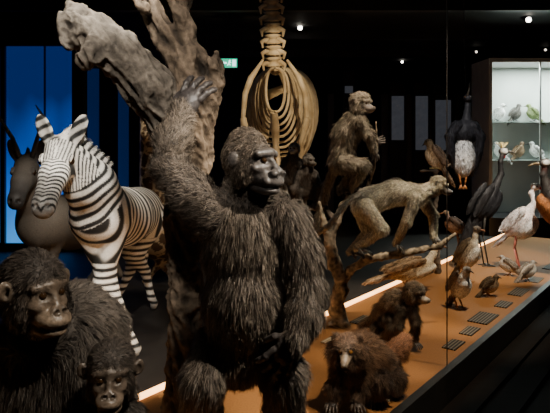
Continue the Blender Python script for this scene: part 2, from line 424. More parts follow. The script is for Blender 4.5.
# ------------------------------------------------------------ QUADRUPEDS
def leg(cr,top,hoof,hind,F,r,col,fur,ground,u0=0):
    top=V(top);hoof=V(hoof);H=top.z-ground
    if not hind:
        pts=[(top,r*1.5),(top.lerp(hoof,.35)-F*.03,r*.95),(top.lerp(hoof,.62)+F*.015,r*.62),(top.lerp(hoof,.88),r*.42),(hoof+V((0,0,.05))+F*.02,r*.46)]
    else:
        pts=[(top,r*2.2),(top.lerp(hoof,.32)+F*.10,r*1.25),(top.lerp(hoof,.60)-F*.09,r*.62),(top.lerp(hoof,.88)-F*.03,r*.42),(hoof+V((0,0,.05))+F*.0,r*.46)]
    cr.chain(pts,col,fur,.03,u0,1.25)
    h=pts[-1][0]; cr.cap(h,h+V((0,0,-.022))+F*.02,r*.5,r*.42,(.02,.018,.016),0,.008)
def quadruped(name,label,cat,ch,ru,rc,rr,nb,poll,muz,hoofs,ground,col,face,muzc,paint=None,vox=.011,nfur=25000,neckr=(.17,.10),hs=1,legr=.07,mane=None,ears=True,horn=None,tail=True):
    cr=Sculpt(vox,.06)
    ch=V(ch);ru=V(ru);nb=V(nb);poll=V(poll);muz=V(muz)
    F=(ch-ru); F.z=0; F.normalize(); S=V((-F.y,F.x,0))
    mid=ch.lerp(ru,.5)+V((0,0,-.03)); Lt=(ch-ru).length
    cr.cap(ch,mid,rc,rc*1.06,col,.008,u=0); cr.cap(mid,ru,rc*1.06,rr,col,.008,u=Lt/2)
    cr.cap(ch+V((0,0,rc*.25)),nb,rc*.8,neckr[0],col,.008,u=-.1)
    cr.cap(nb,poll,neckr[0],neckr[1],col,.008,u=.1,us=1.25)
    hd=(muz-poll); hl=hd.length; hdn=hd.normalized()
    X=hdn; Y=V((0,0,1)).cross(X).normalized(); Z=X.cross(Y)
    a=poll+hdn*.05; b=poll.lerp(muz,.5)
    cr.cap(a,b,.088*hs,.072*hs,col,.004,.03,u=0,us=2.2); cr.cap(b,muz,.072*hs,.054*hs,face,.003,.03,u=hl*.5*2.2,us=2.2)
    cr.cap(poll+hdn*.08-Z*.060*hs,poll.lerp(muz,.50)-Z*.045*hs,.088*hs,.054*hs,col,.004,.03,u=.15,us=2.2)
    cr.cap(muz-X*.015,muz+X*.015-Z*.01,.058*hs,.054*hs,muzc,0,.02)
    for q in(1,-1):
        cr.ell(muz+X*.042*hs+Y*q*.030*hs+Z*.028*hs,[.014*hs]*3,(.003,.003,.003),0,None,.01,neg=True)
        e=poll.lerp(muz,.30)+Y*q*.074*hs+Z*.025*hs
        cr.eyes.append((e,.022*hs,M_EYE))
        cr.cap(e+Z*.022*hs-X*.02,e+Z*.022*hs+X*.02,.014*hs,.012*hs,face,.002,.015)
        if ears:
            eb=poll+Y*q*.055*hs+Z*.03*hs; ed=(Z*.35+Y*q*.42-X*.35+V((0,0,.55))).normalized()
            fz=(Z*.5+X*.8).normalized(); e2=ed.cross(fz).normalized(); e3=ed.cross(e2).normalized()
            Re=np.array([ed,e2,e3])
            cr.ell(eb+ed*.095*hs,[.095*hs,.042*hs,.018*hs],face,.004,Re,.02,u=.06)
            cr.ell(eb+ed*.10*hs+fz*.020*hs,[.07*hs,.026*hs,.014*hs],(.05,.04,.035),0,Re,.008,neg=True)
        if horn:
            p=poll+Y*q*.04+Z*.05; cr.rawchain([(p,.022),(p+Z*.15+Y*q*.05-X*.08,.018),(p+Z*.33+Y*q*.12-X*.10,.012),(p+Z*.5+Y*q*.10-X*.02,.004)],horn)
    for i,h in enumerate(hoofs):
        hind=i>=2; q=1 if i%2==0 else -1
        top=(ru if hind else ch)+S*q*(rr if hind else rc)*.5+V((0,0,-.06))
        leg(cr,top,h,hind,F,legr,col,.004,ground,u0=.03*i)
    if mane:
        n=11
        for i in range(n):
            t0=i/(n-1)
            p=nb.lerp(poll,t0*1.12); nd=(poll-nb).normalized()
            cz=(V((0,0,1))-nd*nd.z).normalized(); r=neckr[0]+(neckr[1]-neckr[0])*t0
            Rm=np.array([nd,nd.cross(cz).normalized(),cz])
            cr.ell(p+cz*(r*.98),[.04,.014,.065],mane,.03,Rm,.02,u=.1+1.25*(poll-nb).length*t0*1.08,comb=tuple(cz))
    if tail:
        tb=ru-F*rr*.9+V((0,0,rr*.4)); cr.chain([(tb,.03),(tb-F*.08+V((0,0,-.25)),.02),(tb-F*.06+V((0,0,-.5)),.03),(tb-F*.06+V((0,0,-.68)),.012)],col,.01,.02)
    return cr.build(name,label,cat,M_COAT,nfur,.0035,.15,.3,paint=paint,cs=.012,tipmul=1.05,cl=.02,cv=.10,nrand=.10)
GB=.15
ZC=at(101,214,3.88); ZR=at(138,212,4.95); ZF=(ZC-ZR); ZF.z=0; ZF.normalize()
ZNB=at(91,186,3.76); ZP=at(62,150,3.58); ZM=at(44,205,3.16)
def zpaint(P,N,C,U):
    z=P[:,2]; al=(P-np.array(ZC))@np.array(ZF)
    nd=np.array((ZP-ZNB).normalized()); an=(P-np.array(ZNB))@nd
    hx=np.array((ZM-ZP).normalized()); ah=(P-np.array(ZP))@hx
    hy=V((0,0,1)).cross(V(hx)).normalized(); lat=(P-np.array(ZP))@np.array(hy)
    wob=np.sin(P[:,2]*9+P[:,0]*6)*.10+np.sin(P[:,2]*21+P[:,1]*13)*.06+np.sin(P[:,0]*33+P[:,2]*11)*.03
    body=al/.088+wob*1.4+np.clip(z-.95,-.3,.4)*1.2*np.where(al<-.7,-2.4,.4)
    neck=an/.060+wob*1.5+z*1.4
    hd_=np.where(ah<.20,np.abs(lat)/.018+ah*4,ah/.030+np.abs(lat)/.04)
    legp=z/.052+wob*2
    ph=body.copy()
    ph=np.where((an>-.16)&(al>-.02)&(z>.92),neck,ph)
    ph=np.where(z<.78,legp,ph)
    ishead=(ah>-.03)&(al>.24)&(an>.10)
    ph=np.where(ishead&(ah>.02),hd_,ph)
    s=np.sin(2*np.pi*ph)
    thr=np.where(ishead,.12,.05)+np.sin(P[:,0]*17+P[:,2]*23)*.12
    dark=1/(1+np.exp(-(s-thr)*8))
    isb=(C.sum(1)<.6)
    out=C*(1-dark[:,None]*.98); out[isb]=C[isb]
    return out
def ag(u,d,z=GB): return V(((u-275)*d/590,d,z))
WZ=(.90,.86,.78)
quadruped('zebra','black and white striped zebra standing with head turned','zebra',
  ZC,ZR,.20,.21,ZNB,ZP,ZM,
  [ag(80,3.88),ag(137,3.95),ag(112,5.0),ag(154,5.0)],GB,WZ,WZ,(.03,.026,.024),paint=zpaint,vox=.0075,nfur=26000,neckr=(.155,.095),hs=1.08,legr=.066,mane=(.8,.76,.7))
quadruped('antelope','dark grey brown antelope with pale flank behind the zebra','antelope',
  at(45,222,4.9),at(95,215,5.9),.23,.25,at(30,195,4.75),at(27,165,4.55),at(16,200,4.25),
  [ag(30,4.9),ag(68,4.95),ag(90,5.9),ag(125,5.9)],GB,(.12,.10,.08),(.06,.052,.046),(.015,.013,.012),nfur=16000,horn=(.05,.045,.042),neckr=(.13,.085),legr=.06,mane=(.03,.02,.015))
def gpaint(P,N,C,U):
    out=C.copy()
    for i,p in enumerate(P):
        d,_=noise.voronoi(V(p)*9.0,distance_metric='DISTANCE')
        out[i]=(.40,.31,.20) if d[1]-d[0]<.12 else (.06,.032,.015)
    return out
quadruped('giraffe','young giraffe with brown patches standing in the shade','giraffe',
  at(160,235,5.9),at(190,240,6.8),.25,.25,at(156,215,5.8),at(149,112,5.6),at(146,134,5.25),
  [ag(146,5.9),ag(176,5.9),ag(180,6.8),ag(205,6.8)],GB,(.3,.2,.1),(.3,.2,.1),(.1,.08,.06),paint=gpaint,vox=.014,nfur=0,neckr=(.16,.085),hs=.85,legr=.055,tail=False)

# ------------------------------------------------------------ MONKEYS
def primate(name,label,hd,torso,arms,legs,tail,col,skin,fur,vox=.007,nf=22000,limb=None,furw=.0026,hs=.55,mcol=None,tailcol=None,eyem=None,paint=None,cl=.011,cv=.4,lift=.42,tipmul=1.6,nrand=.35):
    cr=Sculpt(vox,.03)
    cr.chain(torso,col,fur)
    cr.cap(torso[0][0],hd[0],torso[0][1]*.75,hd[3]*.055,col,fur)
    limb=limb or col
    for a in arms+legs:
        pts,F,N,foot=a
        cr.chain(pts,limb,fur*.7,.02)
        hand(cr,pts[-1][0],F,N,hs*(1.25 if foot else 1),.35,skin,raw=True)
    if tail: cr.chain(tail,tailcol or col,fur*.7,.015)
    head(cr,hd[0],hd[1],hd[2],hd[3],hd[4],hd[5] if len(hd)>5 else col,skin,fur*.6,mcol,eyem)
    return cr.build(name,label,'monkey',M_FUR,nf,furw,lift,.3,paint=paint,cl=cl,cv=cv,tipmul=tipmul,nrand=nrand)
d1=4.5
def m(u,v,w=0): return at(u,v,d1+w)
MG=(.20,.165,.12)
primate('brown_monkey','fluffy grey tan monkey hunched upright gripping the upper branch',
 (m(362,103,-.03),(.68,-.72,-.15),(0,0,1),.90,'monkey'),
 [(m(356,119,.0),.066),(m(346,134,.03),.076),(m(340,160,.03),.068)],
 [([(m(360,121,-.06),.036),(m(369,135,-.1),.027),(m(374,150,-.10),.017)],V((.2,-.1,-1)),V((0,1,0)),False),
  ([(m(350,121,.08),.036),(m(362,130,.06),.027),(m(374,142,.0),.017)],V((.7,-.3,.2)),V((0,1,0)),False)],
 [([(m(343,163,-.05),.058),(m(363,166,-.10),.040),(m(353,188,-.03),.020)],V((1,-.3,-.1)),V((0,0,-1)),True),
  ([(m(339,163,.07),.058),(m(355,171,.08),.040),(m(341,190,.05),.020)],V((1,-.3,-.1)),V((0,0,-1)),True)],
 [(m(336,166,.06),.022),(m(327,185,.1),.020),(m(322,205,.12),.020),(m(316,230,.1),.016)],MG,(.10,.085,.075),.048,mcol=(.16,.135,.115),nf=46000,lift=.8,cl=.014,cv=.55,furw=.0022,tipmul=2.0)
d2=4.25
def w_(u,v,w=0): return at(u,v,d2+w)
CR=(.72,.65,.50)
primate('cream_monkey','pale cream grey monkey crouching along the lower branch',
 (w_(440,185,-.04),(.80,-.52,-.28),(.25,0,1),.72,'monkey',(.55,.49,.36)),
 [(w_(418,195,0),.070),(w_(396,192,.01),.079),(w_(370,200,.03),.088)],
 [([(w_(415,199,-.07),.043),(w_(407,221,-.09),.028),(w_(396,243,-.04),.018)],V((.7,-.3,-.6)),V((0,0,-1)),False),
  ([(w_(422,199,.07),.043),(w_(433,215,.08),.028),(w_(434,237,.03),.018)],V((.7,-.3,-.6)),V((0,0,-1)),False)],
 [([(w_(364,207,-.07),.066),(w_(382,229,-.12),.038),(w_(357,248,-.05),.020)],V((1,-.3,-.1)),V((0,0,-1)),True),
  ([(w_(361,207,.08),.066),(w_(369,232,.10),.038),(w_(350,252,.06),.020)],V((1,-.3,-.1)),V((0,0,-1)),True)],
 [(w_(362,194,.0),.018),(w_(352,198,-.12),.013),(w_(343,207,-.20),.0115),(w_(335,218,-.24),.011),(w_(326,228,-.26),.011),(w_(317,233,-.26),.010),(w_(309,231,-.26),.007)],CR,(.08,.07,.062),.034,hs=.6,nf=50000,lift=.5,cl=.014,cv=.45,tailcol=(.80,.72,.56),tipmul=1.4,furw=.0020)
for i,(uu,vv,dd,fx) in enumerate(((307,172,4.9,.6),(292,160,5.2,-.3))):
    def q_(u,v,w=0,uu=uu,vv=vv,dd=dd): return at(uu+u,vv+v,dd+w)
    primate('guenon_monkey',('dark guenon monkey crouching on a branch' if i==0 else 'dark guenon monkey with white brow sitting on a branch'),
     (q_(2,-12,-.05),(fx,-.8,-.1),(0,0,1),.62,'monkey',(.08,.07,.058)),
     [(q_(0,2,0),.065),(q_(-2,18,.03),.08)],
     [([(q_(7,2,-.03),.035),(q_(13,16,-.08),.025),(q_(8,30,-.08),.018)],V((0,-.5,-1)),V((0,0,-1)),False),
      ([(q_(-7,2,-.03),.035),(q_(-12,16,-.08),.025),(q_(-6,30,-.08),.018)],V((0,-.5,-1)),V((0,0,-1)),False)],
     [([(q_(6,22,0),.05),(q_(14,16,-.10),.035),(q_(12,33,-.06),.02)],V((0,-1,-.1)),V((0,0,-1)),True),
      ([(q_(-6,22,0),.05),(q_(-14,18,-.10),.035),(q_(-12,33,-.06),.02)],V((0,-1,-.1)),V((0,0,-1)),True)],
     [(q_(-2,26,.1),.018),(q_(-4,50,.14),.014),(q_(-2,80,.14),.012)],(.05,.04,.032),(.60,.57,.50) if i else (.10,.085,.07),.020,nf=14000,hs=.45)
d3=3.05
def l(u,v,w=0): return at(u,v,d3+w)
LB=(.135,.075,.042)
primate('brown_lemur','woolly reddish brown lemur crouching on the platform',
 (l(347,348,-.10),(-.25,-.92,-.22),(0,0,1),.88,'lemur',(.11,.062,.036)),
 [(l(350,364,.0),.072),(l(362,354,.12),.078),(l(376,366,.24),.078)],
 [([(l(341,372,-.03),.034),(l(335,388,-.06),.024),(l(333,400,-.08),.015)],V((-.2,-1,-.2)),V((0,0,-1)),False),
  ([(l(358,374,-.03),.034),(l(361,390,-.06),.024),(l(357,401,-.10),.015)],V((.1,-1,-.2)),V((0,0,-1)),False)],
 [([(l(372,372,.12),.055),(l(380,382,.0),.036),(l(376,396,.08),.019)],V((0,-1,-.1)),V((0,0,-1)),True),
  ([(l(386,366,.24),.055),(l(395,380,.12),.036),(l(393,391,.20),.019)],V((.2,-1,-.1)),V((0,0,-1)),True)],
 [(l(386,360,.30),.03),(l(397,350,.34),.036),(l(404,342,.40),.024)],LB,(.05,.038,.03),.058,nf=110000,mcol=(.24,.18,.125),tailcol=(.22,.10,.05),eyem=M_EYE_AMBER,hs=.55,vox=.006,lift=.95,limb=(.08,.048,.03),cl=.012,cv=.6,furw=.0018,tipmul=2.2,nrand=.45)
d4=4.0
def n_(u,v,w=0): return at(u,v,d4+w)
primate('bearded_monkey','brown monkey with pale chin crouching on the platform',
 (n_(416,293,-.06),(.70,-.68,-.1),(0,0,1),.76,'monkey',(.16,.11,.068)),
 [(n_(407,304,0),.052),(n_(395,303,.04),.060),(n_(384,313,.10),.058)],
 [([(n_(411,308,-.06),.027),(n_(416,324,-.1),.019),(n_(413,341,-.1),.014)],V((.5,-.8,-.2)),V((0,0,-1)),False),
  ([(n_(401,310,-.06),.027),(n_(398,326,-.1),.019),(n_(399,341,-.10),.014)],V((.4,-.8,-.2)),V((0,0,-1)),False)],
 [([(n_(387,318,.02),.042),(n_(393,328,-.08),.026),(n_(383,339,-.02),.017)],V((.6,-.8,-.1)),V((0,0,-1)),True),
  ([(n_(381,317,.12),.042),(n_(378,328,.05),.026),(n_(379,332,.12),.017)],V((-.2,-1,-.1)),V((0,0,-1)),True)],
 [(n_(380,314,.18),.018),(n_(370,321,.25),.020),(n_(362,325,.28),.012)],(.17,.115,.07),(.08,.065,.055),.046,mcol=(.65,.55,.43),hs=.5,lift=.8,limb=(.10,.072,.048),nf=55000,cl=.012,cv=.5,furw=.002,tipmul=2.0)

# support branches
def bark2(p): return noise.fractal(V((p.x*18,p.y*18,p.z*7)),1.0,2.0,3)*.008+(1-abs(noise.noise(p*26))*3)*.003
BW=(.38,.31,.22)
t=Sculpt(.0065,.02)
def s_(u,v,w=0): return at(u,v,4.4+w)
t.chain([(s_(341,323),.050),(s_(337,300),.046),(s_(341,278),.040),(s_(331,250),.038),(s_(325,226),.026),(s_(319,203),.014)],BW)
t.chain([(s_(334,312,.02),.04),(s_(344,290,-.03),.036),(s_(333,266,.0),.034),(s_(330,245),.03)],BW)
t.chain([(s_(338,290),.035),(s_(350,270,-.05),.032),(s_(368,259,-.12),.028),(s_(400,254,-.16),.026),(s_(440,246,-.16),.020),(s_(455,234,-.16),.010)],BW)
t.chain([(s_(329,245),.034),(s_(336,222,.04),.028),(s_(343,206,.08),.027),(s_(349,198,.1),.024),(s_(366,193,.12),.018),(s_(374,168,.06),.012),(s_(377,140,.02),.008),(s_(376,122,.0),.005)],(.22,.17,.12))
t.chain([(s_(336,222,.04),.02),(s_(325,208,.2),.02),(s_(310,208,.45),.018),(s_(296,208,.6),.018),(s_(276,198,.85),.014)],(.08,.06,.045))
t.chain([(s_(341,321),.040),(s_(350,325,-.05),.012)],BW);t.chain([(s_(340,321),.040),(s_(329,324,-.03),.012)],BW)
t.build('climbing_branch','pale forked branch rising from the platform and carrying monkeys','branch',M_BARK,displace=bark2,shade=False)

# ------------------------------------------------------------ BIRDS
def bird(name,label,pos,ang,s,bl,bh,bw,bz,pitch,neck,hr,bill,cb,cbelly,cw,cn,chd,cbill,cleg,tail=.12,tailc=None,nf=5000,crest=None,vox=.006,droop=0,cheek=None):
    cr=Sculpt(vox,.025)
    ca,sa=math.cos(ang),math.sin(ang); pos=V(pos)
    def T(x,y,z): return pos+V(((x*ca-y*sa)*s,(x*sa+y*ca)*s,z*s))
    def D(x,y,z): return V((x*ca-y*sa,x*sa+y*ca,z))
    f=D(math.cos(pitch),0,math.sin(pitch)); Y=D(0,1,0); Z=f.cross(Y)
    R=np.array([f,Y,Z])
    cr.ell(T(0,0,bz),[bl*s/2,bw*s/2,bh*s/2],cb,.02*s,R,comb=tuple(-f))
    cr.ell(T(.14*bl,0,bz-.16*bh),[bl*s*.44,bw*s*.49,bh*s*.46],cbelly,.015*s,R,.012,comb=tuple(-f))
    for q in(1,-1):
        cr.ell(T(-.12*bl,q*bw*.40,bz+.03)+Z*bh*.08*s,[bl*s*.46,bw*s*.13,bh*s*.26],cw,.03*s,R,.006,comb=tuple(-f))
    tb=V(T(0,0,bz))-f*bl*.42*s
    td=(-f+V((0,0,-droop))).normalized(); Rt=np.array([td,Y,td.cross(Y)])
    cr.ell(tb+td*tail*s*.5,[tail*s*.8+.03*s,bw*s*.24,.022*s+(.05*s if droop else 0)],tailc or cw,.04*s,Rt,.03,comb=tuple(td))
    pts=[(T(x,0,z),r*s) for x,z,r in neck]; cr.chain(pts,cn,.012*s,.02)
    hx,hz=neck[-1][0],neck[-1][1]
    cr.ell(T(hx+hr*.2,0,hz+hr*.1),[hr*1.15*s,hr*.85*s,hr*.9*s],chd,.008*s,np.array([D(1,0,0),Y,V((0,0,1))]),.012,comb=tuple(-D(1,0,0)))
    if cheek:
        for q in(1,-1):
            cr.ell(T(hx,q*hr*.62,hz+hr*.1),[hr*.7*s,hr*.35*s,hr*.6*s],cheek,.0,None,.006)
        cr.ell(T(hx+hr*.3,0,hz-hr*.9),[hr*.35*s,hr*.3*s,hr*.6*s],(.55,.04,.03),0,None,.006)
    b0=T(hx+hr*.9,0,hz-hr*.05); b1=T(hx+hr+bill[0],0,hz-hr*.1-bill[1])
    bm=V(b0).lerp(b1,.55)+V((0,0,bill[0]*.10*s))
    cr.rawchain([(b0,bill[2]*s),(bm,bill[2]*.75*s),(b1,bill[2]*.25*s)],cbill)
    for q in(1,-1):
        cr.eyes.append((T(hx+hr*.55,q*hr*.72,hz+hr*.25),hr*.2*s,M_EYE))
        h=T(-.02,q*bw*.22,bz-bh*.30); k=T(-.05,q*bw*.22,bz*.5-.01); a=T(0,q*bw*.24,.012)
        cr.rawchain([(h,.026*s),(V(h).lerp(k,.35),.012*s),(k,.009*s),(a,.007*s)],cleg)
        for th in(-.45,0,.45,3.1): cr.rawcap(a,V(a)+D(math.cos(th)*.055*(s),math.sin(th)*.055*s,0)+V((0,0,-.004)),.006*s,.004*s,cleg)
    if crest:
        for i in range(14):
            a=-1.2+i*.17; o=T(hx-hr*.2,0,hz+hr*.6)
            cr.rawcap(o,V(o)+(D(math.sin(a)*.7,math.cos(i*7)*.4,0)+V((0,0,.8)))*.07*s,.003*s,.002*s,crest)
    return cr.build(name,label,'bird',M_FEATHER,nf,.006*s+.001,.12,.1,cs=.006,tipmul=1.15,cl=.03,cv=.35,nrand=.12)
PZ=.2
def pg(u,d,z=PZ): return V(((u-275)*d/590,d,z))
bird('goose','tan and cream goose leaning forward on the platform',pg(410,5.35),.15,1.05,.42,.14,.14,.20,.25,[(.15,.24,.045),(.21,.32,.028),(.24,.39,.024)],.034,(.07,.015,.013),(.50,.36,.20),(.92,.84,.66),(.34,.22,.12),(.75,.64,.46),(.30,.19,.10),(.25,.12,.05),(.35,.2,.1),tail=.16)
bird('duck','white breasted grey duck standing on the platform',pg(460,4.85),-1.1,.92,.25,.14,.13,.21,.95,[(.06,.29,.038),(.075,.335,.026),(.08,.36,.024)],.032,(.05,.01,.012),(.40,.33,.26),(1,.97,.9),(.15,.11,.08),(1,.96,.88),(.08,.055,.04),(.10,.07,.05),(.35,.16,.05),vox=.005)
bird('goose','upright grey and white goose on the platform',pg(467,5.7),-.6,1.05,.27,.14,.13,.27,1.05,[(.065,.36,.036),(.075,.44,.023),(.085,.50,.021)],.032,(.05,.01,.012),(.30,.23,.15),(1,.96,.86),(.14,.10,.06),(.75,.66,.52),(.08,.055,.04),(.25,.10,.04),(.35,.16,.05))
bird('duckling','small dark brown duck on the platform',pg(490,5.2),.1,.68,.22,.13,.12,.15,.7,[(.06,.20,.036),(.075,.25,.025)],.034,(.05,.01,.012),(.20,.13,.07),(.62,.48,.32),(.12,.08,.045),(.22,.14,.08),(.10,.065,.04),(.08,.06,.04),(.3,.14,.05))
for u_,d_,a_ in((508,6.0,2.6),(528,5.75,.3)):
    bird('duck','small pale grey duck standing before the cranes',pg(u_,d_,PZ),a_,.66,.26,.13,.13,.16,.6,[(.07,.22,.038),(.085,.275,.026)],.034,(.05,.01,.012),(.62,.54,.42),(.95,.9,.8),(.32,.26,.2),(.85,.8,.7),(.14,.1,.07),(.1,.08,.06),(.3,.14,.05))
bird('crane','tall black crane with golden crest and drooping plumes',pg(486,6.45),.25,1.25,.35,.15,.14,.56,.95,[(.09,.69,.040),(.15,.80,.024),(.145,.91,.019),(.17,1.0,.019)],.040,(.08,.01,.013),(.012,.012,.014),(.010,.010,.012),(.020,.019,.020),(.016,.015,.016),(.02,.018,.018),(.14,.12,.10),(.04,.036,.03),tail=.34,crest=(.95,.75,.3),nf=7000,droop=.5,cheek=(.95,.92,.88))
bird('flamingo','white and pink wading bird with red bill',pg(520,6.2),-.5,1.1,.32,.21,.18,.46,.8,[(.08,.58,.048),(.13,.66,.027),(.10,.75,.021),(.13,.81,.021)],.038,(.11,.06,.019),(1,.84,.78),(1,.97,.92),(.96,.86,.80),(1,.92,.88),(.98,.86,.80),(.75,.05,.03),(.60,.20,.15),nf=6000)
bird('crane','dark crane with orange breast near the glass',pg(562,5.9),2.75,1.3,.38,.20,.18,.54,.85,[(.10,.68,.045),(.13,.79,.025),(.11,.88,.021)],.038,(.09,.02,.013),(.018,.016,.016),(.42,.16,.05),(.020,.018,.018),(.03,.025,.022),(.02,.018,.018),(.2,.15,.08),(.04,.035,.03),tail=.30,nf=6000,droop=.4,cheek=(.9,.85,.8))
bird('ibis','small dark bird with chestnut back on the platform',pg(455,6.9),2.6,.9,.26,.14,.13,.42,.6,[(.08,.49,.032),(.11,.58,.020)],.03,(.10,.05,.009),(.14,.07,.035),(.24,.13,.07),(.07,.045,.03),(.12,.07,.05),(.3,.2,.12),(.2,.10,.05),(.15,.08,.05))
def bar(name,a,b,r,m_,parent=None,label=None,cat=None,r2=None,kind=None):
    w,F,_=capgeo(V(a),V(b),r,r2 or r); o=V(a) if parent is None else V((0,0,0))
    me=bpy.data.meshes.new(name); me.from_pydata([tuple(V(x)-o) for x in w],[],F)
    me.polygons.foreach_set('use_smooth',[True]*len(me.polygons)); me.materials.append(m_)
    ob=bpy.data.objects.new(name,me); ob.location=o; COL.objects.link(ob)
    if parent is not None: ob.parent=parent
    if label: ob['label']=label; ob['category']=cat
    if kind: ob['kind']=kind
    return ob
M_BLACK=mat('black_metal',(.018,.018,.02),(.01,.01,.012),.4,20)
pp=at(436,169,6.1)
t=Sculpt(.01,.03)
t.chain([(V((pp.x+.02,pp.y,.22)),.035),(V((pp.x-.03,pp.y,.8)),.024),(V((pp.x+.03,pp.y,1.1)),.02),(pp+V((-.02,0,-.02)),.015)],(.08,.06,.04)); t.chain([(pp+V((-.16,0,-.02)),.010),(pp+V((.0,0,-.02)),.015),(pp+V((.16,0,.05)),.008)],(.08,.06,.04))
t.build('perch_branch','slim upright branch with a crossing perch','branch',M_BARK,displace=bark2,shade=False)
bird('hawk','brown hawk perched on a slim branch',pp,2.6,1.0,.26,.12,.12,.12,1.0,[(.05,.22,.042),(.07,.27,.036)],.040,(.03,.025,.013),(.28,.17,.08),(.55,.40,.24),(.15,.09,.05),(.3,.2,.1),(.30,.22,.12),(.1,.08,.05),(.4,.3,.1),tail=.14)
# hanging black and white bird
db5=5.5
def h5(u,v,w=0): return at(u,v,db5+w)
BK=(.02,.02,.025);WH=(.90,.88,.83)
t=Sculpt(.0065,.012)
t.ell(h5(464,157,-.02),[.100,.085,.18],WH,.022,comb=(0,0,-1))
t.ell(h5(465,132,.01),[.13,.10,.12],BK,.022,comb=(0,0,-1))
t.chain([(h5(466,124,.02),.055),(h5(467,112,.01),.028),(h5(468,100,0),.024)],BK,.012)
t.ell(h5(467.5,98,-.01),[.036,.05,.036],BK,.008)
for q in(1,-1):
    t.chain([(h5(465+q*8,126,-.03),.05),(h5(465+q*15,136,-.05),.040),(h5(465+q*14,150,-.05),.034),(h5(465+q*11,164,-.02),.024),(h5(465+q*7,174,.02),.012)],BK,.035,.010)
t.ell(h5(464,174,.06),[.06,.025,.12],BK,.03,comb=(0,0,-1))
t.rawchain([(h5(467,97,-.04),.013),(h5(469,90,-.07),.009),(h5(470,82,-.08),.003)],(.06,.05,.04))
for q in(1,-1):
    t.rawchain([(h5(463+q*4,172,-.03),.013),(h5(463+q*3,179,-.05),.009),(h5(463+q*2,185,-.03),.006)],(.40,.16,.05))
    for a in(-2,0,2): t.rawcap(h5(463+q*2,185,-.03),h5(463+q*2+a,189,-.04),.006,.004,(.40,.16,.05))
    t.eyes.append((h5(467.5+q*2.5,97,-.05),.007,M_EYE_AMBER))
def stpaint(P,N,C,U):
    n_s=np.sin(P[:,2]*95+np.sin(P[:,0]*60)*1.5)*np.sin(P[:,0]*70)
    w=(C.sum(1)>1.2)&(n_s>.55)
    C=C.copy(); C[w]*=.35; return C
hb=t.build('stork','black bird with speckled white belly hung from a thin wire','bird',M_FEATHER,8000,.007,.15,.1,paint=stpaint,cl=.02,cv=.4,cs=.004)
bar('wire',h5(466,122,.08)-hb.location,V((h5(466,96).x,db5+.08,3.3))-hb.location,.003,M_BLACK,parent=hb)

# ------------------------------------------------------------ GIRAFFE SKELETON
sk=bpy.data.objects.new('giraffe_skeleton',None); sk.location=at(276,300,6.3); sk.location.z=GB; COL.objects.link(sk)
sk['label']='mounted pale bone skeleton with tall neck and round rib cage'; sk['category']='skeleton'
O=sk.location
def tube(name,pts,rad,par,m_=M_BONE,res=4):
    cu=bpy.data.curves.new(name,'CURVE'); cu.dimensions='3D'; cu.bevel_depth=1; cu.bevel_resolution=res; cu.use_fill_caps=True
    sp=cu.splines.new('POLY'); sp.points.add(len(pts)-1)
    for i,p in enumerate(pts):
        sp.points[i].co=(*(V(p)-O),1); sp.points[i].radius=rad[i] if isinstance(rad,(list,tuple)) else rad
    ob=bpy.data.objects.new('t',cu); COL.objects.link(ob)
    dg=bpy.context.evaluated_depsgraph_get(); me=bpy.data.meshes.new_from_object(ob.evaluated_get(dg)); me.name=name
    bpy.data.objects.remove(ob); o2=bpy.data.objects.new(name,me); me.materials.append(m_); COL.objects.link(o2); o2.parent=par
    me.polygons.foreach_set('use_smooth',[True]*len(me.polygons))
    return o2
def k(u,v,w=0): return at(u,v,6.3+w)
rnd=random.Random(7)
nv=9
for i in range(nv):
    a=k(270+.5*i+rnd.uniform(-.4,.4),-34+i*11.3,-.15+.03*i); b=k(270+.5*i,-23.6+i*11.3,-.13+.03*i)
    r_=.92+.10*i/nv
    tube('neck_vertebra',[a,V(a).lerp(b,.15),V(a).lerp(b,.4),V(a).lerp(b,.7),V(a).lerp(b,.88),b],[.06*r_,.100*r_,.060*r_,.064*r_,.102*r_,.07*r_],sk)
    for q in(1,-1): tube('neck_process',[V(a).lerp(b,.5)+V((q*.04,0,0)),V(b)+V((q*.12,-.02,.02)),V(b)+V((q*.11,0,-.04))],[.04,.024,.010],sk)
tube('spine',[k(275,70,.05),k(277,64,.3),k(280,66,.7),k(284,74,1.1),k(287,84,1.5)],.06,sk)
for i in range(8): tube('spinous_process',[k(275.5+i,68,.06+i*.14),k(277+i*1.2,48+i*3.2,.12+i*.15)],[.026,.015],sk)
NR=18
for i in range(NR):
    f_=i/(NR-1); w=f_*1.3; cx=275+f_*8
    W=10+24*math.sin(min(1,f_*1.2)*math.pi/2); B=112+54*math.sin(min(1.0,f_*1.3)*math.pi/2)-max(0,f_-.75)*60
    for q in(1,-1):
        pts=[];rd=[]; j1=rnd.uniform(-1.0,1.0); j2=rnd.uniform(-.04,.04)
        for j in range(15):
            th=math.pi*j/14
            uu=cx+q*(W+j1)*(math.sin(th)**.75); vv=(68+B)/2-(B-68)/2*math.cos(th)
            pts.append(k(uu,vv,w+j2+.10*math.sin(th))); rd.append(.0135+.004*math.sin(th*1.0))
        if i>11: pts=pts[:12];rd=rd[:12]
        tube('rib',pts,rd,sk,res=2)
tube('breastbone',[k(274,112,0),k(275,128,.1),k(276,146,.3),k(279,163,.7)],[.04,.05,.035,.025],sk)
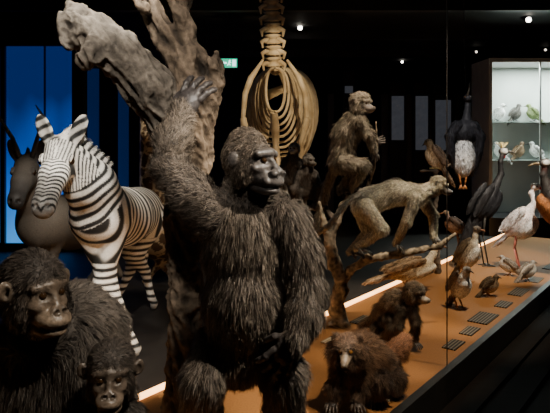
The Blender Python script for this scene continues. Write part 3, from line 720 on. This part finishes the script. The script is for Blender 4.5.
for q in(1,-1):
    tube('shoulder_blade',[k(275+q*12,60,.05),k(275+q*24,78,.0),k(275+q*30,94,-.0),k(275+q*32,118,-.04)],[.014,.034,.032,.024],sk)
    tube('upper_arm_bone',[k(275+q*32,118,-.04),k(275+q*31,124,-.04),k(275+q*26,142,.0),k(275+q*27,170,.12)],[.036,.04,.024,.045],sk)
    tube('front_leg_bone',[k(275+q*27,172,.12),k(275+q*27,178,.1),k(275+q*26,222,.08),k(275+q*26,226,.08),k(275+q*26,230,.07),V((k(275+q*26,270,.07).x,6.37,GB+.1)),V((k(275+q*26,270,.07).x,6.33,GB+.04))],[.05,.033,.04,.05,.036,.036,.045],sk)
    tube('hind_leg_bone',[k(284+q*16,110,1.4),k(284+q*20,145,1.2),k(284+q*18,185,1.55),V((k(284+q*18,200,1.5).x,7.8,GB+.05))],[.06,.045,.05,.04],sk)
tube('pelvis',[k(268,95,1.5),k(285,88,1.4),k(302,95,1.5)],[.07,.05,.07],sk)
# ------------------------------------------------------------ PLATFORMS, ROOM
import bmesh
e=V((.603,.798,0)); nrm=V((-.798,.603,0)); F0=V((.65,3.09,0))
def pq(t_,o,z=0): return F0+e*t_+nrm*o+V((0,0,z))
BF=[(0,1,2,3),(7,6,5,4),(0,4,5,1),(1,5,6,2),(2,6,7,3),(3,7,4,0)]
def meshob(name,vs,fs,m_,o,kind=None,label=None,cat=None,parent=None):
    po=parent.location if parent else V((0,0,0))
    me=bpy.data.meshes.new(name); me.from_pydata([tuple(V(v)-V(o)) for v in vs],[],fs); me.materials.append(m_)
    bm=bmesh.new(); bm.from_mesh(me); bmesh.ops.recalc_face_normals(bm,faces=bm.faces); bm.to_mesh(me); bm.free()
    ob=bpy.data.objects.new(name,me); ob.location=V(o)-po; COL.objects.link(ob)
    if parent: ob.parent=parent
    if kind: ob['kind']=kind
    if label: ob['label']=label; ob['category']=cat
    return ob
def prism(name,t0,t1,o0,o1,z0,z1,m_,kind=None,label=None,cat=None,parent=None):
    vs=[pq(a,b,z) for z in(z0,z1) for (a,b) in((t0,o0),(t1,o0),(t1,o1),(t0,o1))]
    return meshob(name,vs,BF,m_,pq((t0+t1)/2,(o0+o1)/2,z0),kind,label,cat,parent)
def box(name,x0,x1,y0,y1,z0,z1,m_,kind=None,label=None,cat=None,parent=None):
    vs=[(x,y,z) for z in(z0,z1) for (x,y) in((x0,y0),(x1,y0),(x1,y1),(x0,y1))]
    return meshob(name,vs,BF,m_,V(((x0+x1)/2,(y0+y1)/2,z0)),kind,label,cat,parent)
rz=math.atan2(.798,.603)
M_PLAT=mat('ochre_platform',(.30,.135,.040),(.23,.098,.028),.65,90,bump=.05,spec=.25)
M_DECK=mat('dark_deck',(.022,.018,.015),(.014,.011,.009),.6,6)
M_FLOOR=mat('dark_floorboards',(.008,.0065,.0055),(.004,.0035,.003),.8,3,stretch=(1,14,1),rotz=-rz,bump=.2,spec=.08)
M_WALL=mat('dark_wall',(.016,.016,.019),(.010,.010,.013),.7,3)
M_CEIL=mat('dark_ceiling',(.014,.014,.016),(.009,.009,.011),.7,3)
M_LED=mat('led_strip',(1,.6,.3),(1,.6,.3),.5,3,emis=(1,.50,.18),es=6)
box('floor',-9,13,-2,16,-.1,0,M_FLOOR,'structure')
box('ceiling',-9,13,-2,16,3.3,3.4,M_CEIL,'structure')
box('wall_back',-9,13,16,16.1,0,3.3,M_WALL,'structure')
box('wall_left',-9.1,-9,-2,16,0,3.3,M_WALL,'structure')
box('wall_right',13,13.1,-2,16,0,3.3,M_WALL,'structure')
box('wall_front',-9,13,-2.1,-2,0,3.3,M_WALL,'structure')
prism('display_platform',-3.4,6.0,0,1.13,0,.2,M_PLAT,label='long ochre display platform with black front edge',cat='platform')
prism('platform_edge',-3.4,6.0,-.05,-.001,0,.205,mat('platform_edge_black',(.02,.018,.016),(.012,.011,.01),.45,20),label='black edging rail along the ochre platform',cat='edging')
prism('rear_deck',-3.4,6.0,1.18,7.5,0,.15,M_DECK,label='low dark rear display deck',cat='platform')
prism('light_strip',-3.4,6.0,1.135,1.170,0,.216,M_LED,label='glowing warm white strip light along the platform',cat='light')
M_SLAT=mat('slat_wood',(.009,.0065,.005),(.005,.004,.003),.8,4,stretch=(1,10,1),rotz=-rz,spec=.08)
for i in range(5):
    prism('floor_board',-1.5,6,-.22-i*.2,-.06-i*.2,.0,.03,M_SLAT,label='dark wooden board along the platform foot',cat='board')['group']='boards in front of the platform'
def lblmat(n,bg,fg):
    m_,nt,b=newmat(n);L=nt.links.new
    tc=nt.nodes.new('ShaderNodeTexCoord'); w=nt.nodes.new('ShaderNodeTexWave'); w.wave_type='BANDS'; w.bands_direction='Y'
    mp=nt.nodes.new('ShaderNodeMapping'); mp.inputs['Rotation'].default_value=(0,0,-rz)
    w.inputs['Scale'].default_value=14; w.inputs['Distortion'].default_value=0
    cr_=nt.nodes.new('ShaderNodeValToRGB'); cr_.color_ramp.elements[0].position=.66; cr_.color_ramp.elements[1].position=.74
    cr_.color_ramp.elements[0].color=(*bg,1); cr_.color_ramp.elements[1].color=(*fg,1)
    L(tc.outputs['Object'],mp.inputs[0]);L(mp.outputs[0],w.inputs['Vector']);L(w.outputs['Color'],cr_.inputs[0]);L(cr_.outputs[0],b.inputs['Base Color'])
    b.inputs['Roughness'].default_value=.6; b.inputs['Specular IOR Level'].default_value=.15
    return m_
ML=lblmat('label_print',(.022,.018,.014),(.17,.14,.10)); MLW=lblmat('label_print_pale',(.50,.40,.27),(.28,.22,.15))
for (t0,o0,w,h,mm) in((.0,.06,.17,.09,MLW),(.95,.05,.20,.09,ML),(1.30,.06,.20,.09,ML),(1.62,.05,.30,.15,ML),(2.15,.06,.2,.10,ML),(2.6,.06,.3,.12,ML),(3.2,.06,.25,.12,ML),(3.9,.06,.3,.12,ML),(-.6,.1,.22,.1,ML),(4.6,.06,.3,.12,ML),(.55,.72,.22,.12,MLW),(1.05,.80,.22,.10,ML)):
    prism('exhibit_label',t0,t0+w,o0,o0+h,.2,.208,mm,label=('small cream caption plate lying on the platform' if mm is MLW else 'small dark caption plate lying on the platform'),cat='label')['group']='caption plates on the platform'
def bluemat():
    m_,nt,b=newmat('blue_backlit_glass');L=nt.links.new
    tc=nt.nodes.new('ShaderNodeTexCoord'); sp=nt.nodes.new('ShaderNodeSeparateXYZ'); L(tc.outputs['Generated'],sp.inputs[0])
    nz=nt.nodes.new('ShaderNodeTexNoise'); nz.inputs['Scale'].default_value=1.6; nz.inputs['Detail'].default_value=1
    mp=nt.nodes.new('ShaderNodeMapping'); mp.inputs['Scale'].default_value=(1.5,1,.6); L(tc.outputs['Object'],mp.inputs[0]); L(mp.outputs[0],nz.inputs['Vector'])
    ad=nt.nodes.new('ShaderNodeMath'); ad.operation='MULTIPLY_ADD'; ad.inputs[1].default_value=.5; L(nz.outputs[0],ad.inputs[0]); L(sp.outputs[2],ad.inputs[2])
    cr_=nt.nodes.new('ShaderNodeValToRGB'); E=cr_.color_ramp.elements
    E[0].position=.12;E[0].color=(.05,.38,.95,1);E[1].position=1.0;E[1].color=(.0,.014,.10,1)
    x=E.new(.45);x.color=(.006,.11,.55,1); x=E.new(.75);x.color=(.0,.045,.28,1)
    L(ad.outputs[0],cr_.inputs[0]); L(cr_.outputs[0],b.inputs['Emission Color']); b.inputs['Emission Strength'].default_value=1.2
    b.inputs['Base Color'].default_value=(.0,.005,.02,1); b.inputs['Roughness'].default_value=.2
    return m_
MB=bluemat()
y=7.6
for i,(xa,xb) in enumerate(((-5.6,-3.52),(-3.46,-2.60))):
    box('window_%d'%(i+1),xa,xb,y,y+.05,.25,2.78,MB,'structure')
for i,(xa,xb,za,zb) in enumerate(((-5.7,-2.5,2.78,3.3),(-3.52,-3.46,.15,2.78),(-2.60,-2.45,.15,2.78),(-5.7,-2.5,.0,.25),(-2.96,-2.95,.25,2.78))):
    box('trim_%d'%(i+1),xa,xb,y-.05,y+(.1 if i<4 else -.001),za,zb,M_BLACK,'structure')
M_DIM=mat('grey_partition',(.06,.062,.07),(.035,.036,.042),.6,2)
M_DIMB=mat('blue_glow_panel',(.01,.02,.05),(.005,.01,.03),.3,2,emis=(.01,.05,.22),es=.18)
for i,(u0,u1,dd,za,zb) in enumerate(((86,98,8.5,.15,2.6),(118,128,9.5,.15,2.6),(381,390,12,.15,2.5),(406,414,12,.15,2.5),(430,435,12,.15,2.5),(455,462,12,.15,2.5),(328,334,12,.15,2.5))):
    a=at(u0,0,dd);b2=at(u1,0,dd)
    box('partition_panel',a.x,b2.x,dd,dd+.06,0,zb,M_DIMB if i<2 else M_DIM,label=('narrow dim blue upright panel in the hall' if i<2 else 'narrow grey upright partition panel in the dim hall'),cat='panel')['group']='partition panels across the hall'
M_PIC=mat('dim_display',(.12,.13,.15),(.03,.03,.04),.5,5,emis=(.25,.27,.32),es=.12)
for (u0,u1,v0,v1) in((392,404,96,140),(416,428,96,150),(345,353,86,93),(436,451,100,150)):
    a=at(u0,v1,11.8);b2=at(u1,v0,11.8)
    pp_=box('partition_panel',a.x-.04,b2.x+.04,11.84,11.9,0,b2.z+.3,M_WALL,label='dark upright panel holding a dim lit display',cat='panel')
    box('lit_display',a.x,b2.x,11.8,11.838,a.z,b2.z,M_PIC,parent=pp_)
M_CASE=mat('pale_grey_case',(.50,.53,.50),(.40,.43,.41),.6,2)
M_FRAME=mat('showcase_frame',(.6,.6,.58),(.5,.5,.5),.4,6)
sc=bpy.data.objects.new('showcase',None); sc.location=(4.2,9,.0); COL.objects.link(sc); sc['label']='pale grey lit wall showcase with metal frame'; sc['category']='showcase'
xa=at(489,0,9).x; zt=at(0,62,9).z; zb=at(0,218,9).z
box('back_panel',xa,xa+2.6,9.75,9.8,zb,zt,M_CASE,parent=sc)
box('side_panel',xa,xa+.05,9.0,9.75,zb,zt,M_FRAME,parent=sc)
box('top_frame',xa,xa+2.6,9.0,9.8,zt,zt+.06,M_FRAME,parent=sc)
box('base',xa,xa+2.6,9.0,9.8,0,zb,M_BLACK,parent=sc)
box('mullion',xa+.78,xa+.80,9.0,9.03,zb,zt,M_FRAME,parent=sc)
for zz_ in(.62,.36): box('glass_shelf',xa+.05,xa+2.6,9.50,9.75,zb+(zt-zb)*zz_,zb+(zt-zb)*zz_+.008,mat('shelf_glass',(.40,.46,.43),(.35,.4,.38),.2,6),parent=sc)
WT=(.95,.94,.91)
z1=zb+(zt-zb)*.62+.010; z2=zb+(zt-zb)*.36+.010
for (uu,zz_,an,cc) in((499,z1,-.8,WT),(516,z1,.4,(.10,.09,.08)),(534,z1,2.8,(.16,.2,.08)),(501,z2,2.4,WT),(519,z2,.3,(.3,.2,.12)),(537,z2,2.7,WT)):
    bird('small_bird','small %s bird standing on a glass shelf in the showcase'%({WT:'white',(.16,.2,.08):'olive green'}.get(cc,'brown')),V(((uu-275)*9.6/590,9.62,zz_)),an,1.0,.22,.12,.11,.13,.8,[(.05,.20,.038),(.065,.26,.028)],.036,(.05,.01,.012),cc,cc,cc,cc,cc,(.1,.1,.1),(.1,.1,.1),nf=1500,vox=.01,tail=.09)['group']='small birds in the showcase'
box('glass_seam',1.056-.003,1.056+.003,3.62,3.626,.2,3.3,mat('glass_edge',(.05,.05,.055),(.035,.035,.04),.3,10),label='thin dark seam between tall glass panes',cat='glass seam')
MBM=mat('beam_dark',(.025,.025,.028),(.016,.016,.018),.5,4)
for i in range(6):
    box('ceiling_beam',-9,13,3+i*2.1,3.12+i*2.1,3.16,3.3,MBM,label='dark steel ceiling beam',cat='beam')['group']='ceiling beams'
M_LAMP=mat('lamp_glow',(1,.95,.85),(1,.95,.85),.5,3,emis=(1,.93,.8),es=14)
M_LAMPD=mat('dim_lamp_glow',(1,.95,.85),(1,.95,.85),.5,3,emis=(1,.9,.75),es=2.5)
for (u,v,d,rr_) in((300,28,9,1),(371,27,9.2,.8),(528,20,8.2,1),(505,9,7.4,.7),(402,62,13,.7),(345,52,13,.4),(418,48,11.5,.4),(453,40,10.5,.45),(476,52,11,.4),(238,50,12,.4),(104,38,10,.35),(545,50,11,.4),(322,40,11,.35)):
    p=at(u,v,d)
    o_=bpy.data.objects.new('spotlight',None); o_.location=p; COL.objects.link(o_); o_['label']='small black ceiling spotlight with glowing lens'; o_['category']='spotlight'; o_['group']='ceiling spotlights'
    bar('lamp_housing',V((0,.03,.02)),V((0,.14,.08)),.05,M_BLACK,parent=o_)
    ball('lamp_lens',V((0,-.02,0)),.036*max(rr_,.6),M_LAMP if rr_>.6 else M_LAMPD,o_)
    bar('lamp_stem',V((0,.1,.05)),V((0,.1,3.3-p.z)),.012,M_BLACK,parent=o_)
ex=at(229,63,8.0)
es_=bpy.data.objects.new('exit_sign',None); es_.location=ex; COL.objects.link(es_); es_['label']='small lit green exit sign with running figure and arrow'; es_['category']='exit sign'
MGn=mat('exit_green',(.02,.35,.2),(.02,.3,.18),.4,3,emis=(.02,.45,.25),es=1.6); MWh=mat('exit_white',(.8,.9,.9),(.8,.9,.9),.4,3,emis=(.6,.9,.9),es=2.5)
def lb(name,x0,x1,z0,z1,y0,y1,m_): return meshob(name,[(x,y,z) for z in(z0,z1) for (x,y) in((x0,y0),(x1,y0),(x1,y1),(x0,y1))],BF,m_,V((0,0,0)))
for nm,x0,x1,z0,z1,yy,m_ in(('sign_panel',-.11,.11,-.06,.06,0,MGn),('door_symbol',.045,.095,-.045,.045,-.004,MWh)):
    o=lb(nm,x0,x1,z0,z1,yy-.004,yy+.03,m_); o.parent=es_; o.location=(0,0,0)
me=[(-.10,0),(-.07,.03),(-.07,.012),(-.03,.012),(-.03,-.012),(-.07,-.012),(-.07,-.03)]
o=meshob('arrow_symbol',[(x,-.009,z) for x,z in me],[tuple(range(7))],MWh,V((0,0,0))); o.parent=es_
for a,b2,r in(((.01,-.012,.03),(.012,-.012,.031),.010),((.005,-.01,.018),(-.002,-.01,-.008),.008),((-.002,-.01,-.008),(.018,-.01,-.028),.006),((-.002,-.01,-.008),(-.02,-.01,-.03),.006),((.005,-.01,.015),(.025,-.01,.006),.005)):
    bar('figure_symbol',V(a),V(b2),r,MWh,parent=es_)
bar('sign_hanger',V((0,.01,.06)),V((0,.01,3.3-ex.z)),.008,M_BLACK,parent=es_)

# ------------------------------------------------------------ LIGHTS
def spot(loc,tgt,power,col=(1,.86,.68),size=50,rad=.04,blend=.5):
    ld=bpy.data.lights.new('spot','SPOT'); ld.energy=power*1.9; ld.color=col; ld.spot_size=math.radians(size); ld.spot_blend=blend; ld.shadow_soft_size=rad
    o=bpy.data.objects.new('spot_lamp',ld); o.location=loc; o.rotation_euler=(V(tgt)-V(loc)).to_track_quat('-Z','Y').to_euler(); COL.objects.link(o)
spot((1.5,1.75,3.12),g(262,225),400,(1,.88,.72),34)
spot((-.4,1.1,3.1),g(140,80),150,(1,.92,.82),34)
spot((.8,.7,3.0),g(268,175),40,(1,.90,.80),24)  # weak fill added from the camera side for the gorilla's head
spot((.6,1.0,3.1),c(55,300),200,(1,.88,.72),30)
spot((-.4,2.2,3.1),at(55,185,3.6),190,(1,.94,.84),34)
spot((-1.2,3.6,3.2),at(135,200,4.6),50,(1,.85,.65),40)
spot((-1.0,4.2,3.2),at(160,200,5.9),60,(1,.85,.65),30)
spot((.9,3.6,3.2),at(352,135,4.5),170,(1,.84,.64),26)
spot((1.7,3.1,3.2),at(397,205,4.25),140,(1,.92,.76),26)
spot((.9,2.0,3.1),at(358,365,3.1),170,(1,.82,.60),26)
spot((1.5,3.4,3.15),at(405,310,4.0),140,(1,.80,.56),28)
spot((2.0,4.4,3.15),at(450,280,5.0),180,(1,.84,.62),40)
spot((2.6,4.9,3.15),at(500,215,6.3),330,(1,.88,.72),38)
spot((1.3,3.9,3.0),h5(464,140),80,(1,.95,.9),22)
spot((.5,4.6,3.2),k(277,110,.2),110,(1,.80,.52),42)
spot((.1,7.2,.4),k(280,100,.5),30,(1,.74,.42),90)
ld=bpy.data.lights.new('case','AREA'); ld.energy=120; ld.size=1.8; ld.size_y=.3; ld.shape='RECTANGLE'; ld.color=(.86,1,.93)
o=bpy.data.objects.new('showcase_lamp',ld); o.location=(xa+1.3,9.2,zt-.03); COL.objects.link(o)
w=bpy.data.worlds.new('World'); scene.world=w; w.use_nodes=True
w.node_tree.nodes['Background'].inputs[0].default_value=(.30,.38,.5,1); w.node_tree.nodes['Background'].inputs[1].default_value=.008
ld=bpy.data.lights.new('amb','AREA'); ld.energy=5; ld.size=6; ld.color=(.8,.86,1)
o=bpy.data.objects.new('hall_ambient_fill',ld); o.location=(1,4.5,3.12); COL.objects.link(o)  # wide area light added for faint ambience, not a fixture of the hall

# ------------------------------------------------------------ CAMERA
cd=bpy.data.cameras.new('camera'); cd.sensor_width=36; cd.lens=590/550*36; cd.shift_y=-68.5/550
co=bpy.data.objects.new('camera',cd); co.location=(0,0,EYE); co.rotation_euler=(math.radians(90),0,0); COL.objects.link(co); scene.camera=co
